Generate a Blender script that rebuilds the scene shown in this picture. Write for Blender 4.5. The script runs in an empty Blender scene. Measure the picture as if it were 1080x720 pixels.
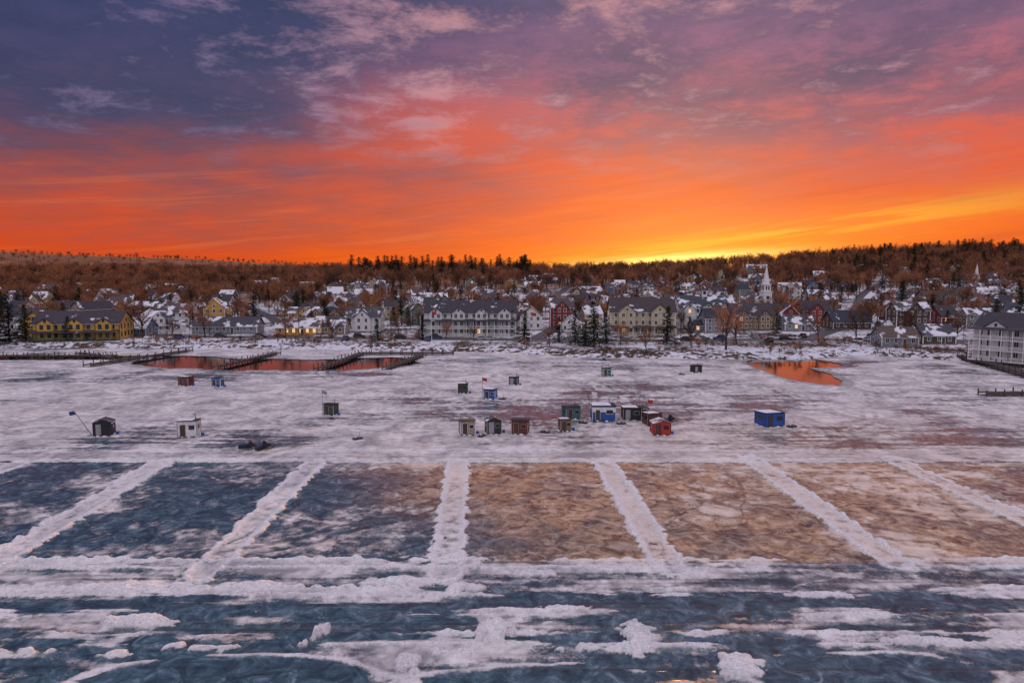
import bpy, math, random
import numpy as np
from mathutils import Vector, Matrix, noise
random.seed(7)
rad = math.radians
scene = bpy.context.scene
CAMH = 25.0; PITCH = rad(5.55); F = 720.0

# ---------------------------------------------------------------- helpers
def survey(px, py, z=0.0):
    """world position of a ground point sighted in the photograph (photogrammetry on the level z)"""
    u = (px-540)/F; v = (360-py)/F
    dy = math.cos(PITCH)+v*math.sin(PITCH); dz = -math.sin(PITCH)+v*math.cos(PITCH)
    t = (CAMH-z)/(-dz)
    return (u*t, dy*t)
def sight(px, d):
    return ((px-540)/F*d*1.0, d)

rngt = np.random.RandomState(3)
TAB = rngt.rand(512, 512)
def vn(x, y, s=0):
    x = x+s*37.17; y = y+s*91.73
    xi = np.floor(x).astype(int); yi = np.floor(y).astype(int)
    fx = x-xi; fy = y-yi
    fx = fx*fx*(3-2*fx); fy = fy*fy*(3-2*fy)
    a = TAB[xi & 511, yi & 511]; b = TAB[(xi+1) & 511, yi & 511]
    c = TAB[xi & 511, (yi+1) & 511]; d = TAB[(xi+1) & 511, (yi+1) & 511]
    return (a*(1-fx)+b*fx)*(1-fy)+(c*(1-fx)+d*fx)*fy
def fbm(x, y, s=0, o=4):
    t = 0; a = 1; n = 0
    for i in range(o):
        t = t+a*vn(x*2**i, y*2**i, s+i*3); n += a; a *= .5
    return t/n
def ss(a, b, x):
    t = np.clip((x-a)/(b-a), 0, 1); return t*t*(3-2*t)

SX = np.array([-900, -260, -160, -90, -40, -5, 20, 45, 88, 108, 122, 150, 190, 260, 900.])
SY = np.array([250, 240, 232, 232, 226, 220, 208, 203, 203, 214, 206, 188, 172, 165, 160.])
def ysh(x): return np.interp(x, SX, SY)
def H(x, y):
    x = np.asarray(x, float); y = np.asarray(y, float)
    s = y-ysh(x)+(fbm(x/7, y/7, 2, 3)-.5)*4
    h = -.8+2.2*ss(-4, 8, s)
    r = y-ysh(x)-55
    h = h+17*ss(0, 800, r)
    h = h+ss(0, 120, r)*(fbm(x/70, y/70, 5, 3)-.5)*4
    h = h+34*np.exp(-((x-620)**2/(2*290**2)+(y-900)**2/(2*260**2)))
    h = h+9*np.exp(-((x+120)**2/(2*160**2)+(y-780)**2/(2*160**2)))
    h = h+10*np.exp(-((x+700)**2/(2*300**2)+(y-1000)**2/(2*220**2)))
    far = ss(1300, 3000, y)
    h = h+far*(np.interp(x, [-5000, -2400, -1600, -900, -300, 600, 1500, 4000], [150, 108, 80, 48, 18, 20, 56, 80])+(fbm(x/500, y/500, 9, 4)-.5)*34)
    return h
def Hs(x, y): return float(H(np.array([x]), np.array([y]))[0])

# ---------------------------------------------------------------- materials
MATS = {}
def newmat(name):
    m = bpy.data.materials.new(name); m.use_nodes = True
    nt = m.node_tree; nt.nodes.clear()
    out = nt.nodes.new('ShaderNodeOutputMaterial'); b = nt.nodes.new('ShaderNodeBsdfPrincipled')
    nt.links.new(b.outputs[0], out.inputs[0])
    return m, nt, b
def nd(nt, typ, **kw):
    n = nt.nodes.new(typ)
    for k, v in kw.items(): setattr(n, k, v)
    return n
def noi(nt, co, scale, detail=4, rough=.55, dist=0):
    n = nt.nodes.new('ShaderNodeTexNoise'); n.inputs['Scale'].default_value = scale
    n.inputs['Detail'].default_value = detail; n.inputs['Roughness'].default_value = rough; n.inputs['Distortion'].default_value = dist
    if co is not None: nt.links.new(co, n.inputs['Vector'])
    return n.outputs[0]
def mth(nt, op, a, b=None, clamp=False, c=None):
    n = nt.nodes.new('ShaderNodeMath'); n.operation = op; n.use_clamp = clamp
    for i, v in enumerate((a, b, c)):
        if v is None: continue
        if isinstance(v, (int, float)): n.inputs[i].default_value = v
        else: nt.links.new(v, n.inputs[i])
    return n.outputs[0]
def mixc(nt, f, a, b, mode='MIX'):
    n = nt.nodes.new('ShaderNodeMix'); n.data_type = 'RGBA'; n.blend_type = mode
    for i, v in ((0, f), (6, a), (7, b)):
        if isinstance(v, (int, float)): n.inputs[i].default_value = v
        elif isinstance(v, tuple): n.inputs[i].default_value = (*v[:3], 1)
        else: nt.links.new(v, n.inputs[i])
    return n.outputs[2]
def ramp(nt, f, stops):
    n = nt.nodes.new('ShaderNodeValToRGB'); e = n.color_ramp.elements
    e.remove(e[1]); e[0].position = stops[0][0]; e[0].color = (*stops[0][1], 1)
    for p, c in stops[1:]:
        q = e.new(p); q.color = (*c, 1)
    nt.links.new(f, n.inputs[0]); return n.outputs[0]
def mapr(nt, v, a, b, c=0., d=1.):
    n = nt.nodes.new('ShaderNodeMapRange'); n.interpolation_type = 'SMOOTHSTEP'
    nt.links.new(v, n.inputs[0])
    for i, q in enumerate((a, b, c, d)): n.inputs[i+1].default_value = q
    return n.outputs[0]
def objco(nt): return nt.nodes.new('ShaderNodeTexCoord').outputs['Object']

def paint(name, col, rough=.7, var=.25, scale=.8, metal=0):
    if name in MATS: return MATS[name]
    m, nt, b = newmat(name)
    co = objco(nt)
    n = noi(nt, co, scale, 4)
    c = mixc(nt, mapr(nt, n, .3, .7), tuple(x*(1-var) for x in col), tuple(min(1, x*(1+var*.6)) for x in col))
    nt.links.new(c, b.inputs['Base Color']); b.inputs['Roughness'].default_value = rough
    b.inputs['Metallic'].default_value = metal
    MATS[name] = m; return m
def snowroof(name, dark, cover):
    m, nt, b = newmat(name)
    co = objco(nt); oi = nt.nodes.new('ShaderNodeObjectInfo')
    vm = nd(nt, 'ShaderNodeVectorMath', operation='ADD'); nt.links.new(co, vm.inputs[0])
    sc = nd(nt, 'ShaderNodeVectorMath', operation='SCALE'); nt.links.new(oi.outputs['Location'], sc.inputs[0]); sc.inputs[3].default_value = 1.3
    nt.links.new(sc.outputs[0], vm.inputs[1])
    n = noi(nt, vm.outputs[0], .2, 5, .6)
    f = mapr(nt, n, 1-cover-.04, 1-cover+.02)
    n2 = noi(nt, vm.outputs[0], 2, 4)
    sn = mixc(nt, n2, (.58, .60, .68), (.84, .84, .86))
    hue = mixc(nt, oi.outputs['Random'], (.75, .85, 1.1), (1.7, 1.2, .95))
    dk = mixc(nt, 1., mixc(nt, n2, tuple(x*.6 for x in dark), tuple(x*1.4 for x in dark)), hue, 'MULTIPLY')
    nt.links.new(mixc(nt, f, dk, sn), b.inputs['Base Color']); b.inputs['Roughness'].default_value = .8
    MATS[name] = m; return m

WALLS = [paint('white_clapboard', (.68, .68, .66), var=.15), paint('cream_clapboard', (.55, .46, .30), var=.15), paint('grey_clapboard', (.23, .25, .27)),
         paint('blue_grey_clapboard', (.10, .17, .25)), paint('tan_shingle', (.27, .17, .10)), paint('barn_red_clapboard', (.26, .035, .025)),
         paint('brick_wall', (.22, .07, .05)), paint('yellow_clapboard', (.58, .33, .07)), paint('brown_shingle', (.08, .05, .033)), paint('sage_clapboard', (.13, .18, .12))]
WHITE, CREAM, GREY, BLUEG, TAN, RED, BRICK, YEL, BROWN, SAGE = WALLS
TRIM = paint('white_trim', (.78, .78, .76), .5, .06)
GREEN = paint('green_trim', (.03, .10, .07), .5)
FOUND = paint('granite_foundation', (.22, .21, .2), .9)
DOOR = paint('dark_door', (.07, .04, .03), .5)
R_SNOW = snowroof('snowy_shingle_roof', (.06, .06, .07), .52)
R_HALF = snowroof('patchy_snow_roof', (.06, .06, .065), .44)
R_DARK = snowroof('dark_shingle_roof', (.035, .035, .045), .35)
SNOWM = paint('snow', (.80, .81, .86), .85, .14, .5)
WOOD = paint('weathered_wood', (.07, .055, .045), .85)
METAL = paint('galvanised_metal', (.25, .26, .28), .45, .1, metal=.7)
BLACK = paint('black_rubber', (.02, .02, .022), .7)
BARK = paint('bark', (.06, .045, .035), .9)
def glassmat(name, em=0):
    m, nt, b = newmat(name); b.inputs['Base Color'].default_value = (.015, .018, .025, 1); b.inputs['Roughness'].default_value = .12
    if em:
        b.inputs['Emission Color'].default_value = (1, .55, .2, 1); b.inputs['Emission Strength'].default_value = em
    MATS[name] = m; return m
GLASS = glassmat('window_glass'); LIT = glassmat('lit_window', 1.1)

def twigmat(name, c1, c2):
    m, nt, b = newmat(name); oi = nt.nodes.new('ShaderNodeObjectInfo')
    f = oi.outputs['Random']
    nt.links.new(mixc(nt, f, c1, c2), b.inputs['Base Color']); b.inputs['Roughness'].default_value = .85
    b.inputs['Specular IOR Level'].default_value = .15
    MATS[name] = m; return m
TWIG = twigmat('bare_twigs', (.06, .032, .024), (.44, .19, .09))
NEEDLE = twigmat('pine_needles', (.008, .016, .008), (.035, .05, .024))

# ---------------------------------------------------------------- mesh builder
class MB:
    def __init__(s): s.v = []; s.f = []; s.m = []; s.mats = []; s.M = Matrix.Identity(4)
    def mi(s, mat):
        if mat not in s.mats: s.mats.append(mat)
        return s.mats.index(mat)
    def add(s, vs, fs, mat):
        o = len(s.v); k = s.mi(mat)
        for p in vs:
            q = s.M @ Vector(p); s.v.append((q.x, q.y, q.z))
        for f in fs: s.f.append([o+i for i in f]); s.m.append(k)
    def box(s, x0, x1, y0, y1, z0, z1, mat, tx=0, ty=0):
        s.add([(x0, y0, z0), (x1, y0, z0), (x1, y1, z0), (x0, y1, z0), (x0+tx, y0+ty, z1), (x1-tx, y0+ty, z1), (x1-tx, y1-ty, z1), (x0+tx, y1-ty, z1)],
              [(3, 2, 1, 0), (4, 5, 6, 7), (0, 1, 5, 4), (1, 2, 6, 5), (2, 3, 7, 6), (3, 0, 4, 7)], mat)
    def prism(s, prof, a0, a1, mat, axis='x'):
        """profile of (p,z) extruded along axis"""
        n = len(prof)
        if axis == 'x': vs = [(a0, p, z) for p, z in prof]+[(a1, p, z) for p, z in prof]
        else: vs = [(p, a0, z) for p, z in prof]+[(p, a1, z) for p, z in prof]
        fs = [list(range(n))[::-1], [n+i for i in range(n)]]+[(i, (i+1) % n, n+(i+1) % n, n+i) for i in range(n)]
        s.add(vs, fs, mat)
    def tube(s, a, b, r0, r1, mat, n=6):
        a = Vector(a); b = Vector(b); d = (b-a)
        if d.length < 1e-5: return
        q = d.to_track_quat('Z', 'Y'); vs = []
        for P, r in ((a, r0), (b, r1)):
            for i in range(n):
                t = 2*math.pi*i/n; vs.append(tuple(P+q @ Vector((r*math.cos(t), r*math.sin(t), 0))))
        fs = [(i, (i+1) % n, n+(i+1) % n, n+i) for i in range(n)]
        if n > 3: fs += [list(range(n))[::-1], [n+i for i in range(n)]]
        s.add(vs, fs, mat)
    def mesh(s, name):
        me = bpy.data.meshes.new(name); me.from_pydata(s.v, [], s.f)
        for m in s.mats: me.materials.append(m)
        me.polygons.foreach_set('material_index', s.m); me.update(); return me
    def obj(s, name, loc=(0, 0, 0), rot=0):
        o = bpy.data.objects.new(name, s.mesh(name)); o.location = loc; o.rotation_euler = (0, 0, rot)
        scene.collection.objects.link(o); return o
def put(name, me, loc, rot=0, sc=1):
    o = bpy.data.objects.new(name, me); o.location = loc; o.rotation_euler = (0, 0, rot)
    o.scale = (sc, sc, sc) if not isinstance(sc, tuple) else sc
    scene.collection.objects.link(o); return o

# ---------------------------------------------------------------- frozen lake
xs = np.concatenate([np.arange(-900, -170, 15.), np.arange(-170, -72, .6), np.arange(-72, 72, .2), np.arange(72, 170, .6), np.arange(170, 901, 15.)])
ys = np.concatenate([np.arange(-300, 28, 8.), np.arange(28, 36, .4), np.arange(36, 62, .14), np.arange(62, 102, .25), np.arange(102, 262, .7)])
X, Y = np.meshgrid(xs, ys)
def segd(X, Y, a, b):
    ax, ay = a; bx, by = b; dx = bx-ax; dy = by-ay
    t = np.clip(((X-ax)*dx+(Y-ay)*dy)/(dx*dx+dy*dy), 0, 1)
    return np.hypot(X-ax-t*dx, Y-ay-t*dy)
n_s = fbm(X/2.2, Y/2.2, 1, 4); n_m = fbm(X/9, Y/9, 4, 4); n_f = fbm(X/.7, Y/.7, 8, 2); n_l = fbm(X/35, Y/22, 14, 4)
n_x = fbm(X/7, Y/1.2, 21, 4); n_w = fbm(X/14+n_m*1.5, Y/9, 33, 4); n_c = fbm(X/.42, Y/.42, 41, 2)
snow = .40+(n_m-.5)*1.0+(n_x-.5)*1.5
rink = ss(57.2, 57.9, Y)*(1-ss(89.3, 90.2, Y))
warm = ss(-16, 8, X+(n_l-.5)*40+(Y-72)*.35)*(1-.40*ss(35, 60, X-(Y-60)*.5))  # right-hand mask for the sunset orange painted into the ice colour
rinkb = .26+(n_w-.5)*1.1+(n_s-.5)*.6+.14*ss(-10, 40, X)+.3*(n_f-.5)+.15*ss(76, 90, Y)
snow = snow*(1-rink)+rinkb*rink
mid = ss(90, 90.8, Y)
snow = snow*(1-mid)+mid*(.76+(n_m-.5)*.8+(n_l-.5)*1.3+(n_x-.5)*.8)
band = ss(89.5, 90.5, Y)*(1-ss(96, 101, Y+n_m*3))
snow = np.maximum(snow, band*(.86+(n_x-.5)*.9))
b2 = ss(51.2, 52, Y+(n_m-.5)*1.5)*(1-ss(57.2, 57.9, Y))
snow = np.maximum(snow, b2*(.66+(n_x-.5)*1.2+(n_s-.5)*.3))
Z = (n_s-.5)*.05*(1-rink)+(n_f-.5)*.05*(1-rink)
bank = np.zeros_like(X)
def addbank(a, b, half, hgt, wob=.5, patch=0.):
    global bank, Z
    d = segd(X, Y, a, b)/(half*(1-wob/2+wob*(n_s*.6+n_m*.4)*1.1+.7*(n_f-.5)))
    m = 1-ss(.85, 1.03, d)
    if patch: m = m*ss(patch-.05, patch+.05, n_m*.5+n_x*.5)
    edge = np.exp(-((d-.78)/.18)**2)
    bank = np.maximum(bank, m*(.26+.74*edge+.5*(n_f-.5)+.5*(n_m-.5)))
    Z = np.maximum(Z, hgt*m*(.15+.9*edge)*(.0+1.1*n_f+.6*n_c)*(.4+1.1*n_m))
lines = [((170, 488), (-12, 597)), ((332, 488), (212, 606)), ((483, 488), (470, 606)), ((637, 487), (708, 600)), ((792, 484), (945, 594)),
         ((940, 484), (1150, 580)), ((18, 489), (-200, 570)), ((1090, 483), (1400, 580)), ((-130, 489), (-400, 570))]
for a, b in lines: addbank(survey(*a), survey(*b), 1.6, .26)
addbank((-140, 90.3), (140, 90.6), .8, .2, .9, .42)
addbank((-140, 95.5), (140, 96.5), .6, .15, .9, .47)
addbank((-140, 57.0), (140, 57.6), 1.0, .28, .9, .44)
addbank((-140, 51.6), (-3, 52.0), .7, .26, .9, .47)
addbank((-3, 52.0), (140, 52.6), .7, .26, .9, .47)
addbank((-140, 44.5), (140, 45.5), .9, .2, .9, .53)
addbank((-140, 48.6), (140, 48.9), .5, .15, .9, .54)
for px, py, w, dp, h in [(165, 656, 2.6, .7, .35), (335, 672, .8, 1.3, .9), (525, 668, 1.0, .7, .8), (675, 672, 1.0, 1.5, .4), (655, 684, 3.2, .4, .35), (440, 697, 1.2, .8, .4), (775, 704, 1.2, 1.3, .35),
                        (225, 684, 2.2, .4, .3), (20, 688, 1.6, .5, .35), (480, 690, 2.2, .4, .3), (900, 648, 2.5, .4, .2), (975, 676, 4.0, .4, .25),
                        (100, 620, 4, .7, .25), (260, 618, 5.0, .5, .25), (420, 614, 3.2, .7, .3), (560, 605, 2.2, .5, .3), (645, 602, 2.2, .5, .3), (495, 622, 1.6, .7, .4), (860, 628, 2.5, .4, .2), (590, 640, 2, .3, .2), (120, 690, .9, .4, .25), (735, 604, 1.2, .6, .3)]:
    cx, cy = survey(px, py)
    d = np.hypot((X-cx)/w, (Y-cy)/dp)+(n_s-.5)*2.6+(n_f-.5)*1.8
    m = 1-ss(.75, 1.03, d); bank = np.maximum(bank, m*(.65+.7*(n_f-.2))); Z = np.maximum(Z, h*m*(1.0*n_f+.8*n_c))
# oval dark-ice patches in the nearest row
dark = np.zeros_like(X)
ovals = [(250, 722, 9.5, 3.0), (575, 727, 9, 2.6), (925, 712, 8.5, 2.6), (60, 725, 4, 1.8), (430, 655, 6, 1.6), (80, 640, 12, .9), (420, 640, 13, .7), (880, 636, 14, .6)]
rim = np.zeros_like(X)
for i, (px, py, rx, ry) in enumerate(ovals):
    cx, cy = survey(px, py)
    d = np.hypot((X-cx)/rx, (Y-cy)/ry)+(n_m-.5)*.6+(n_s-.5)*.25
    dark = np.maximum(dark, 1-ss(.85, 1.02, d))
    if i < 3: rim = np.maximum(rim, np.exp(-((d-1.06)/.05)**2)*ss(.4, .6, n_x))
snow = snow*(1-dark*.8)
bank = np.maximum(bank, rim*.7); Z = Z+rim*.1
# vehicle and skate tracks
track = np.zeros_like(X); scr = np.zeros_like(X); rs = random.Random(5)
WX = X+(n_m-.5)*5; WY = Y+(n_w-.5)*6
def arc(cx, cy, R, a0, span, w, k, lt=False):
    global track, scr
    dx = WX-cx; dy = WY-cy; d = np.abs(np.hypot(dx, dy)-R); an = (np.arctan2(dy, dx)-a0) % (2*np.pi)
    v = (1-ss(w*.5, w, d))*ss(0, .25, an)*(1-ss(span-.3, span, an))*k
    if lt: scr = np.maximum(scr, v)
    else: track = np.maximum(track, v)
for i in range(130):
    cx = rs.gauss(5, 50); cy = rs.uniform(95, 200); R = rs.uniform(8, 90); a0 = rs.uniform(0, 6.28); sp = rs.uniform(.5, 2.0); k = rs.uniform(.2, .7); lt = rs.random() < .45; w = rs.uniform(.35, .7)
    arc(cx, cy, R, a0, sp, w, k, lt); arc(cx, cy, R+2.1, a0, sp, w, k, lt)
for i in range(16):
    a0 = rs.uniform(0, 6.28); arc(3+rs.uniform(-4, 4), 132+rs.uniform(-4, 4), 6+i*2.6+rs.uniform(-1, 1), a0, rs.uniform(1, 3), .5, rs.uniform(.25, .6), i % 2 == 0)
for i in range(100):
    cx = rs.uniform(-60, 70); cy = rs.uniform(58, 90); R = rs.uniform(3, 26); a0 = rs.uniform(0, 6.28); sp = rs.uniform(.4, 1.6); k = rs.uniform(.3, .9)
    arc(cx, cy, R, a0, sp, rs.choice([.14, .2, .34]), k, i % 2 == 0)
for c in [46.6, 47.3, 49.4, 50.1, 50.6, 53.1, 53.9, 54.8, 55.6, 91.8, 92.6, 94.0, 98.6, 99.6, 101.5, 104, 43.2, 41.5, 108, 113, 118, 126]:
    A = rs.uniform(.2, .9); L = rs.uniform(14, 40); ph = rs.uniform(0, 6); ww = .28 if c < 60 else .5
    d = np.abs(Y-(c+A*np.sin(X/L+ph)+X*rs.uniform(-.01, .01))); track = np.maximum(track, (1-ss(ww*.4, ww, d))*rs.uniform(.5, .9)*(.2+1.0*vn(X/12, Y*0+c, 3)))
for i in range(18):
    p = (rs.uniform(-60, 70), rs.uniform(34, 48)); arc(p[0], p[1]+rs.choice([-1, 1])*rs.uniform(10, 30), rs.uniform(10, 30), 0, 6.3, .18, rs.uniform(.4, .8)*.8, i % 2 == 0)
track = track*(.2+1.2*n_s)*(.5+n_w); scr = scr*(.2+1.2*n_s)*(1-dark*.5)
Z = Z-track*.03
snow = snow+scr*.32
snow = np.clip(np.maximum(snow, (bank > .05)*(bank*.6+.55)), 0, 1.3)
# open water by the docks and the inlet
def inel(px, py, rx, ry, j=.5):
    cx, cy = survey(px, py); return np.hypot((X-cx)/rx, (Y-cy)/ry)+(n_m-.5)*j < 1
water = inel(300, 384, 38, 12) | inel(200, 381, 17, 10) | inel(395, 382, 14, 11) | inel(832, 390, 7.5, 26, .3) | inel(838, 382, 12, 13, .3) | inel(820, 375, 14, 9) | inel(60, 377, 50, 6)
water &= (Y > 150)
wd = water.astype(float)
nearw = np.zeros_like(wd)
for dx in (-3, 0, 3):
    for dy in (-2, 0, 2): nearw = np.maximum(nearw, np.roll(np.roll(wd, dx, 1), dy, 0))
me = bpy.data.meshes.new('frozen_lake')
ny, nx = X.shape
co = np.stack([X, Y, Z], -1).reshape(-1, 3).astype(np.float32)
idx = np.arange(nx*ny).reshape(ny, nx)
q = np.stack([idx[:-1, :-1], idx[:-1, 1:], idx[1:, 1:], idx[1:, :-1]], -1).reshape(-1, 4)
wc = (water[:-1, :-1] & water[:-1, 1:] & water[1:, 1:] & water[1:, :-1]).reshape(-1)
q = q[~wc]
def gridmesh(me, co, q):
    me.vertices.add(len(co)); me.vertices.foreach_set('co', co.ravel())
    me.loops.add(len(q)*4); me.loops.foreach_set('vertex_index', q.ravel().astype(np.int32))
    me.polygons.add(len(q)); me.polygons.foreach_set('loop_start', np.arange(0, len(q)*4, 4, dtype=np.int32))
    me.polygons.foreach_set('use_smooth', np.ones(len(q), bool))
    me.update(calc_edges=True); me.validate()
gridmesh(me, co, q)
def attr(me, name, arr):
    a = me.attributes.new(name, 'FLOAT', 'POINT'); a.data.foreach_set('value', arr.ravel().astype(np.float32))
attr(me, 'snow', snow); attr(me, 'track', np.clip(track, 0, 1)); attr(me, 'bank', np.clip(bank, 0, 1)); attr(me, 'wet', nearw); attr(me, 'sunset_tint', warm*np.maximum(rink, .45*mid*ss(-20, 40, X)*(1-ss(100, 135, Y))))

m, nt, b = newmat('lake_ice_and_snow'); cov = objco(nt)
def at(nt, n):
    a = nt.nodes.new('ShaderNodeAttribute'); a.attribute_name = n; return a.outputs['Fac']
n1 = noi(nt, cov, .9, 7, .68, .3); n2 = noi(nt, cov, 5, 5, .7); n3 = noi(nt, cov, .16, 8, .65, .8); n4 = noi(nt, cov, .6, 9, .74, 1.0)
S = at(nt, 'snow'); T = at(nt, 'track'); B = at(nt, 'bank'); Wm = at(nt, 'sunset_tint')
c = mth(nt, 'ADD', S, mth(nt, 'MULTIPLY', mth(nt, 'SUBTRACT', n1, .5), .9))
c = mth(nt, 'ADD', c, mth(nt, 'MULTIPLY', mth(nt, 'SUBTRACT', n2, .5), .6))
c = mth(nt, 'SUBTRACT', c, mth(nt, 'MULTIPLY', T, .22))
c = mapr(nt, c, .34, .72)
ice = ramp(nt, n4, [(.36, (.006, .022, .038)), (.47, (.022, .062, .09)), (.55, (.06, .12, .16)), (.66, (.22, .29, .34))])
sunset_tint = ramp(nt, n4, [(.36, (.06, .034, .02)), (.45, (.27, .16, .085)), (.55, (.54, .35, .20)), (.66, (.74, .54, .36))])  # reflected sunset orange painted into the ice colour, along with some dirt brown
ice = mixc(nt, mth(nt, 'MULTIPLY', Wm, mapr(nt, n3, .35, .6, .5, .98)), ice, sunset_tint)
ice = mixc(nt, mth(nt, 'MULTIPLY', T, .65), ice, (.012, .016, .02))
snc = ramp(nt, n2, [(.3, (.34, .34, .40)), (.47, (.72, .71, .74)), (.65, (.92, .92, .92))])
packed = ramp(nt, mth(nt, 'MULTIPLY_ADD', n3, .6, c=mth(nt, 'MULTIPLY', n1, .4)), [(.40, (.27, .26, .28)), (.5, (.56, .53, .53)), (.60, (.82, .79, .78))])
packed = mixc(nt, mth(nt, 'MULTIPLY', T, .50), packed, (.14, .13, .14))
packed = mixc(nt, mth(nt, 'MULTIPLY', Wm, .50), packed, (.78, .56, .38))  # same sunset warmth painted into the packed snow colour
sn = mixc(nt, B, packed, snc)
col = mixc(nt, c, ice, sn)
W = at(nt, 'wet')
col = mixc(nt, mth(nt, 'MULTIPLY', W, .45), col, (.05, .07, .09))
nt.links.new(col, b.inputs['Base Color'])
ro = mth(nt, 'MULTIPLY_ADD', c, .36, c=.24)
ro = mth(nt, 'ADD', ro, mth(nt, 'MULTIPLY', B, .25), clamp=True)
nt.links.new(ro, b.inputs['Roughness']); b.inputs['IOR'].default_value = 1.45
bu = nt.nodes.new('ShaderNodeBump'); bu.inputs['Strength'].default_value = .6; bu.inputs['Distance'].default_value = .15
hh = mth(nt, 'ADD', mth(nt, 'MULTIPLY', n2, mth(nt, 'ADD', mth(nt, 'MULTIPLY_ADD', c, .4, c=.08), mth(nt, 'MULTIPLY', B, .7))), mth(nt, 'MULTIPLY', n1, mth(nt, 'MULTIPLY_ADD', c, .6, c=.1)))
hh = mth(nt, 'SUBTRACT', hh, mth(nt, 'MULTIPLY', T, .3))
nt.links.new(hh, bu.inputs['Height']); nt.links.new(bu.outputs[0], b.inputs['Normal'])
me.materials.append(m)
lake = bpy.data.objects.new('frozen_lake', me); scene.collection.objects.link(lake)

m, nt, b = newmat('open_water'); b.inputs['Base Color'].default_value = (.01, .012, .012, 1); b.inputs['Roughness'].default_value = .05; b.inputs['IOR'].default_value = 2.1
bu = nt.nodes.new('ShaderNodeBump'); bu.inputs['Strength'].default_value = .22; bu.inputs['Distance'].default_value = .06
nt.links.new(noi(nt, objco(nt), 1.0, 3), bu.inputs['Height']); nt.links.new(bu.outputs[0], b.inputs['Normal'])
w = MB(); w.add([(-300, 140, 0), (300, 140, 0), (300, 262, 0), (-300, 262, 0)], [(0, 1, 2, 3)], m); w.obj('open_water', (0, 0, -.12))

# ---------------------------------------------------------------- land
xs2 = np.concatenate([np.arange(-7000, -1300, 90.), np.arange(-1300, -340, 14.), np.arange(-340, 340, 3.), np.arange(340, 1300, 14.), np.arange(1300, 7001, 90.)])
ys2 = np.concatenate([np.arange(140, 330, 2.), np.arange(330, 700, 6.), np.arange(700, 1600, 16.), np.arange(1600, 8001, 70.)])
X2, Y2 = np.meshgrid(xs2, ys2); Z2 = H(X2, Y2)
me = bpy.data.meshes.new('snowy_ground'); ny, nx = X2.shape
idx = np.arange(nx*ny).reshape(ny, nx); q = np.stack([idx[:-1, :-1], idx[:-1, 1:], idx[1:, 1:], idx[1:, :-1]], -1).reshape(-1, 4)
gridmesh(me, np.stack([X2, Y2, Z2], -1).reshape(-1, 3).astype(np.float32), q)
woods = ss(500, 760, Y2+(fbm(X2/90, Y2/90, 31, 3)-.5)*300+130*ss(-50, -250, X2))
attr(me, 'woods', woods)
m, nt, b = newmat('snowy_land'); co_ = objco(nt)
n1 = noi(nt, co_, .05, 7, .6); n2 = noi(nt, co_, .6, 5, .65); n3 = noi(nt, co_, .02, 9, .75)
f = mapr(nt, mth(nt, 'ADD', mth(nt, 'MULTIPLY', n1, .5), mth(nt, 'MULTIPLY', n2, .5)), .48, .52)
g = mixc(nt, f, mixc(nt, n2, (.03, .024, .02), (.14, .09, .06)), mixc(nt, n2, (.46, .47, .54), (.82, .82, .86)))
fo = ramp(nt, n3, [(.32, (.06, .032, .022)), (.5, (.22, .095, .05)), (.62, (.38, .18, .09)), (.74, (.36, .28, .26))])
nt.links.new(mixc(nt, at(nt, 'woods'), g, fo), b.inputs['Base Color']); b.inputs['Roughness'].default_value = .9
b.inputs['Specular IOR Level'].default_value = .1
me.materials.append(m); o = bpy.data.objects.new('snowy_ground', me); scene.collection.objects.link(o)

# shore road with kerbs and centre line
ASPH = paint('wet_asphalt', (.05, .05, .055), .45, .4, .3); KERB = paint('granite_kerb', (.34, .34, .34), .8); YLINE = paint('yellow_line', (.5, .36, .05), .7)
def strip(name, pts, half, parts):
    mb = MB()
    def nn(k):
        k0 = max(0, k-1); k1 = min(len(pts)-1, k+1); t = (Vector(pts[k1])-Vector(pts[k0])).normalized(); return Vector((-t.y, t.x, 0))
    for (o0, o1, z, z2, mat) in parts:
        for i in range(len(pts)-1):
            a = Vector((*pts[i], 0)); c = Vector((*pts[i+1], 0))
            na, nc = nn(i), nn(i+1)
            A0 = a+na*o0; A1 = a+na*o1; C0 = c+nc*o0; C1 = c+nc*o1
            ga = Hs(a.x, a.y); gc = Hs(c.x, c.y)
            if z2 is None: mb.add([(A0.x, A0.y, ga+z), (C0.x, C0.y, gc+z), (C1.x, C1.y, gc+z), (A1.x, A1.y, ga+z)], [(0, 1, 2, 3)], mat)
            else: mb.add([(A0.x, A0.y, ga+z), (C0.x, C0.y, gc+z), (C1.x, C1.y, gc+z), (A1.x, A1.y, ga+z), (A0.x, A0.y, ga+z2), (C0.x, C0.y, gc+z2), (C1.x, C1.y, gc+z2), (A1.x, A1.y, ga+z2)],
                         [(0, 1, 5, 4), (2, 3, 7, 6), (4, 5, 6, 7)], mat)
    return mb.obj(name)
rp = [(x, float(np.interp(x, [-400, -150, -40, 40, 100, 150, 220, 400], [272, 262, 252, 242, 246, 240, 232, 230]))) for x in range(-400, 401, 8)]
strip('shore_road', rp, 4, [(-4.5, 4.5, .06, None, ASPH), (-.12, .12, .066, None, YLINE), (-4.8, -4.5, -.2, .18, KERB), (4.5, 4.8, -.2, .18, KERB)])
for i, (px0, d0, px1, d1) in enumerate([(565, 250, 600, 640), (300, 262, 250, 600), (850, 245, 930, 600)]):
    a = sight(px0, d0); c = sight(px1, d1); k = 40
    strip('town_street', [(a[0]+(c[0]-a[0])*j/k+6*math.sin(j/6), a[1]+(c[1]-a[1])*j/k) for j in range(k+1)], 3, [(-3, 3, .15, None, ASPH)])

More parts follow.
